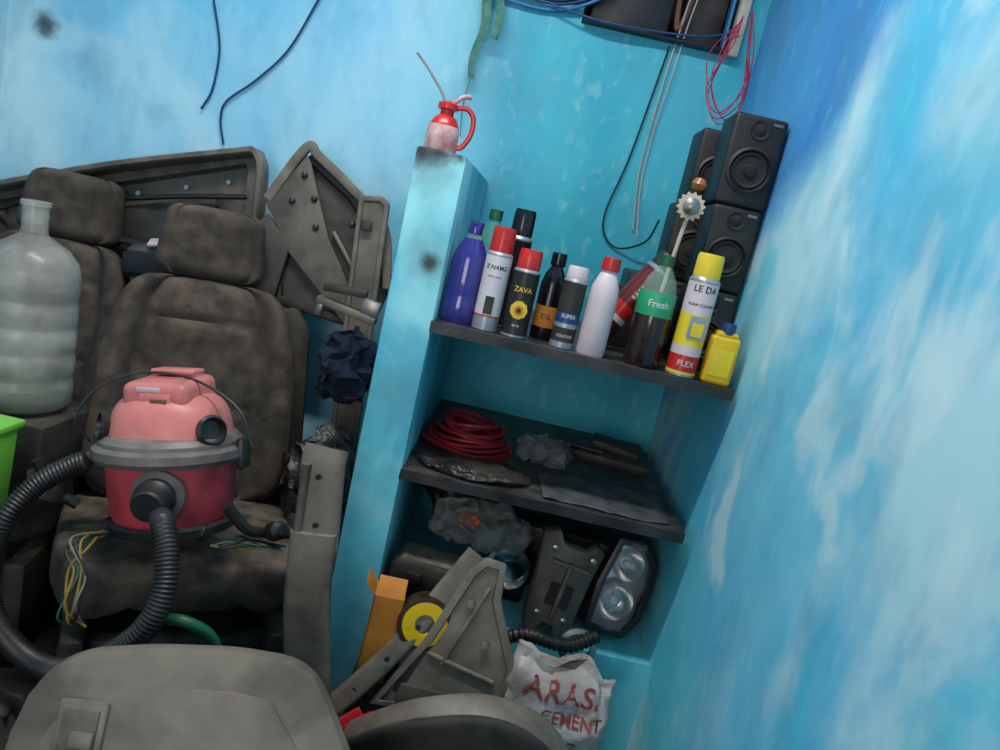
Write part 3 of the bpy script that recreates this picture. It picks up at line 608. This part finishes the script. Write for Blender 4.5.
e=E('headlamp_bracket',(-.45,2.04,.985),(0,rad(10),0)); box('arm',(0,0,0),(.17,.05,.02),m_trim,e,bev=.004); box('plate',(.06,-.01,.03),(.05,.02,.05),m_metal,e,bev=.004); box('hook',(-.07,0,-.02),(.02,.04,.05),m_metal,e,bev=.004); box('arm_b',(-.02,-.01,.05),(.12,.03,.02),m_trimd,e,bev=.004,rot=(0,rad(-12),0))
e=E('folded_panel',(-.53,2.10,.0),(rad(-4),rad(-6),rad(15))); prism('panel',[(-.09,.0),(.06,.0),(.07,.88),(.03,.95),(-.07,.93)],.05,m_fab2,e,bev=.015)

# ------------------------------------------------------------------ water jug and green box on the left seat
box('seat_crate',(-1.09,1.68,.56),(.26,.22,.17),m_trimd,bev=.012)
e=E('water_jug',(-1.078,1.67,.652),(0,rad(-2),0)); r=.100
prof=[(0,0),(r*.85,0),(r*.97,.012),(r,.03)]
for k in range(4): z=.06+k*.060; prof+=[(r,z),(r*.965,z+.010),(r*.965,z+.018),(r,z+.028)]
prof+=[(r,.312),(r*.93,.342),(r*.72,.370),(r*.44,.388),(r*.29,.398),(r*.27,.41),(r*.27,.460),(r*.31,.462),(r*.31,.472),(r*.25,.473),(r*.25,.42)]
lathe('jug',prof,[m_jug],e,seg=56,smooth=40)
lathe('water_residue',[(0,.004),(r*.9,.006),(r*.93,.03),(r*.93,.05),(0,.051)],[m_water],e)
e=E('green_plastic_bin',(-1.130,1.42,.475)); box('body',(0,0,.105),(.34,.11,.21),m_lgreen,e,bev=.012,taper=1.05); box('rim',(0,0,.208),(.37,.13,.018),m_lgreen,e,bev=.006)
for k in range(4): box('rib_%d'%k,(-.06+.07*k,-.058,.105),(.012,.008,.15),m_lgreen,e,bev=.003)
e=E('gearbox_linkage',(-.905,1.53,.52),(0,rad(15),rad(20))); tube('bar',[(-.05,0,.02),(0,0,.06),(.06,0,.12)],.016,m_trimd,e,n=12); lathe('boot',[(0,0),(.045,0),(.04,.02),(.03,.04),(.02,.06),(0,.06)],[m_black],e); tube('bar_b',[(-.05,-.02,.07),(.0,-.02,.02),(.06,-.02,.0)],.012,m_black,e,n=12)

# ------------------------------------------------------------------ vacuum cleaner
V=E('vacuum_cleaner',(-.616,1.50,.525),(rad(-6),rad(-11),0),.96)
lathe('drum',[(0,.0),(.112,.0),(.120,.01),(.122,.03),(.128,.04),(.136,.145),(.140,.165)],[m_red],V,seg=56)
lathe('base_ring',[(.118,.0),(.134,.002),(.136,.02),(.126,.026)],[m_black],V,seg=56)
lathe('rim',[(.140,.155),(.158,.157),(.163,.167),(.161,.184),(.152,.191),(.13,.196)],[m_rim],V,seg=56)
lathe('lid_skirt',[(.150,.189),(.148,.200),(.138,.211),(.115,.218)],[m_rim],V,seg=56)
bm=bmesh.new(); R=[]; ns,na=22,56
for j in range(ns+1):
    t=j/ns; z=.198+.105*math.sin(t*math.pi/2)**.9 ; k=(1-t**2.6)**.5 if t<1 else .0
    R.append([bm.verts.new((math.copysign(abs(math.cos(a))**.85,math.cos(a))*.126*max(k,.01)*(1-.12*t),math.copysign(abs(math.sin(a))**.85,math.sin(a))*.124*max(k,.01)*(1-.12*t),z)) for a in [2*math.pi*i/na for i in range(na)]])
for a,b in zip(R,R[1:]):
    for i in range(na): bm.faces.new((a[i],a[(i+1)%na],b[(i+1)%na],b[i]))
bm.faces.new(R[-1]); mk('motor_hood',bm,m_pink,V,60)
box('hood_box',(0,-.005,.288),(.142,.165,.092),m_pink,V,bev=.020,seg=4,rot=(rad(4),0,0))
box('handle_bar',(0,.025,.345),(.10,.06,.014),m_pink,V,bev=.006,seg=3); box('handle_leg_l',(-.042,.025,.337),(.016,.05,.014),m_pink,V,bev=.005); box('handle_leg_r',(.042,.025,.337),(.016,.05,.014),m_pink,V,bev=.005)
box('label_plate',(.005,-.089,.290),(.066,.006,.030),m_pink,V,bev=.002,rot=(rad(4),0,0)); box('switch',(.014,-.093,.287),(.036,.006,.017),m_brown,V,bev=.003,rot=(rad(4),0,0)); box('sticker',(-.01,-.088,.314),(.05,.004,.010),m_whitep,V,bev=.001,rot=(rad(4),0,0))
for s in (-1,1):
    lathe('exhaust_port_%s'%('l' if s<0 else 'r'),[(.0,-.04),(.026,-.04),(.030,0),(.034,.016),(.028,.022),(.022,.008),(0,.008)],[m_black],V,seg=28,loc=(s*.108,-.062,.228),rot=(rad(80),0,s*rad(50)))
    box('latch_%s'%('l' if s<0 else 'r'),(s*.160,0,.172),(.018,.05,.07),m_black,V,bev=.006)
    for q in (-.07,.07): lathe('caster_%s%s'%('l' if s<0 else 'r','f' if q<0 else 'b'),[(0,-.01),(.018,-.01),(.02,0),(.018,.01),(0,.01)],[m_black],V,seg=20,loc=(s*.10,q,.008),rot=(0,rad(90),0))
lathe('inlet',[(.040,0),(.042,.02),(.036,.03),(.034,.055),(.030,.06),(0,.06)],[m_black],V,seg=30,loc=(.03,-.128,.10),rot=(rad(100),0,rad(6)))
lathe('inlet_flange',[(.0,.0),(.055,0),(.055,.012),(.04,.014)],[m_rim],V,seg=30,loc=(.03,-.122,.10),rot=(rad(95),0,rad(6)))
tube('vacuum_hose',[(-.570,1.33,.620),(-.545,1.285,.630),(-.515,1.25,.59),(-.500,1.22,.53),(-.52,1.20,.465),(-.58,1.20,.40),(-.66,1.21,.345),(-.76,1.26,.32),(-.86,1.31,.35),(-.895,1.34,.43),(-.88,1.34,.53),(-.85,1.38,.60),(-.80,1.41,.645),(-.775,1.42,.66)],.0225,m_black,None,n=20,ribs=.0075,smooth=80)
e=E('power_cord')
tube('loop',[(-.80,1.47,.68),(-.83,1.46,.73),(-.80,1.48,.80),(-.73,1.51,.84),(-.62,1.51,.85),(-.51,1.48,.82),(-.46,1.45,.76)],.0028,m_blackw,e)
tube('tail',[(-.49,1.45,.62),(-.45,1.47,.57),(-.42,1.51,.55),(-.38,1.55,.54)],.012,m_black,e)
lathe('plug',[(0,0),(.018,.0),(.022,.02),(.02,.05),(.01,.06),(0,.06)],[m_black],e,loc=(-.41,1.52,.55),rot=(rad(60),0,rad(40)))
e=E('wire_harness')
cols=[m_yelw,m_greenw,m_blackw,m_yelw,m_trim,m_blackw]
for i in range(7):
    j=lambda s:(random.random()-.5)*s
    tube('wire_%d'%i,[(-.70+j(.03),1.40,.53),(-.73+j(.05),1.34,.52+j(.03)),(-.71+j(.04),1.31,.48),(-.70+j(.04),1.28,.42+j(.04)),(-.69+j(.04),1.30,.38)],.0026,cols[i%6],e)
    tube('wire_r%d'%i,[(-.49+j(.03),1.42,.540),(-.45+j(.05),1.45+j(.03),.545+j(.02)),(-.42+j(.05),1.48+j(.03),.53+j(.02)),(-.38+j(.03),1.50+j(.03),.53)],.0026,cols[(i+2)%6],e)

# ------------------------------------------------------------------ door trim in left foreground
lean=rad(-24)
D=E('car_door_trim',(.068,.86,.026),(lean,0,0))
k=1/math.cos(lean)
ol=[(-.675,0),(-.675,.36),(-.668,.41),(-.645,.455),(-.60,.485),(-.50,.51),(-.38,.530),(-.29,.535),(-.245,.522),(-.21,.485),(-.14,.40),(-.08,.33),(-.05,.24),(-.04,0)]
prism('panel',[(x,z*k) for x,z in ol],.045,m_trim2,D,bev=.020)
ol2=[(-.63,.02),(-.63,.34),(-.60,.405),(-.5,.455),(-.36,.475),(-.30,.475),(-.24,.42),(-.15,.34),(-.10,.22),(-.10,.02)]
prism('inner_pad',[(x,z*k) for x,z in ol2],.008,m_trim2,D,bev=.004,loc=(0,-.042,0))
box('handle_bezel',(-.565,-.05,.385*k),(.075,.014,.085),m_trim2,D,bev=.006,rot=(0,rad(-6),0)); box('handle_recess',(-.565,-.056,.385*k),(.055,.008,.062),m_brk,D,bev=.003,rot=(0,rad(-6),0)); box('pull_lever',(-.555,-.062,.375*k),(.036,.01,.025),m_trim2,D,bev=.004,rot=(0,rad(-6),0))
sweep('armrest',[(-.52,-.05,.29*k),(-.40,-.075,.30*k),(-.28,-.075,.29*k),(-.16,-.05,.25*k)],.03,.025,m_trim2,D,up=(0,0,1),n=16)
tube('garden_hose',[(-.53,1.27,.44),(-.49,1.25,.470),(-.455,1.25,.470),(-.42,1.27,.44),(-.40,1.29,.38)],.011,m_dgreen,None,n=14)
e=E('scrap_pile')
for i,(x,yy,z,r_) in enumerate([(-.9,1.25,.11,.15),(-.62,1.12,.10,.12),(-.38,1.16,.11,.11),(-1.2,1.2,.14,.17)]):
    ico('heap_%d'%i,r_,m_fab2,e,(x,yy,z),(1.2,.7,.8),disp=.03,seed=20+i,flat=-z)

# ------------------------------------------------------------------ lights
def area(name,loc,rot,sx,sy,pw,col):
    l=bpy.data.lights.new(name,'AREA'); l.shape='RECTANGLE'; l.size=sx; l.size_y=sy; l.energy=pw; l.color=col
    o=bpy.data.objects.new(name,l); C.objects.link(o); o.location=loc; o.rotation_euler=rot; return o
area('door_daylight',(-.6,-1.35,1.4),(rad(93),0,0),.95,1.4,20,(1.,.95,.90))
area('ceiling_tube_light',(-.45,1.15,2.66),(0,0,0),1.2,.12,30,(1.,.96,.92))
box('tube_lamp',(-.45,1.15,2.715),(1.22,.06,.05),m_white,bev=.01)
wd=bpy.data.worlds.new('world'); bpy.context.scene.world=wd; wd.use_nodes=True
bg=wd.node_tree.nodes['Background']; bg.inputs[0].default_value=(1,.98,.95,1); bg.inputs[1].default_value=.25

cd=bpy.data.cameras.new('camera'); cam=bpy.data.objects.new('camera',cd); C.objects.link(cam)
cd.lens=27; cd.sensor_width=36; cd.clip_start=.02
cam.matrix_world=Matrix.Translation((0,0,1.3))@Matrix.Rotation(rad(79),4,'X')@Matrix.Rotation(rad(13),4,'Z')
bpy.context.scene.camera=cam
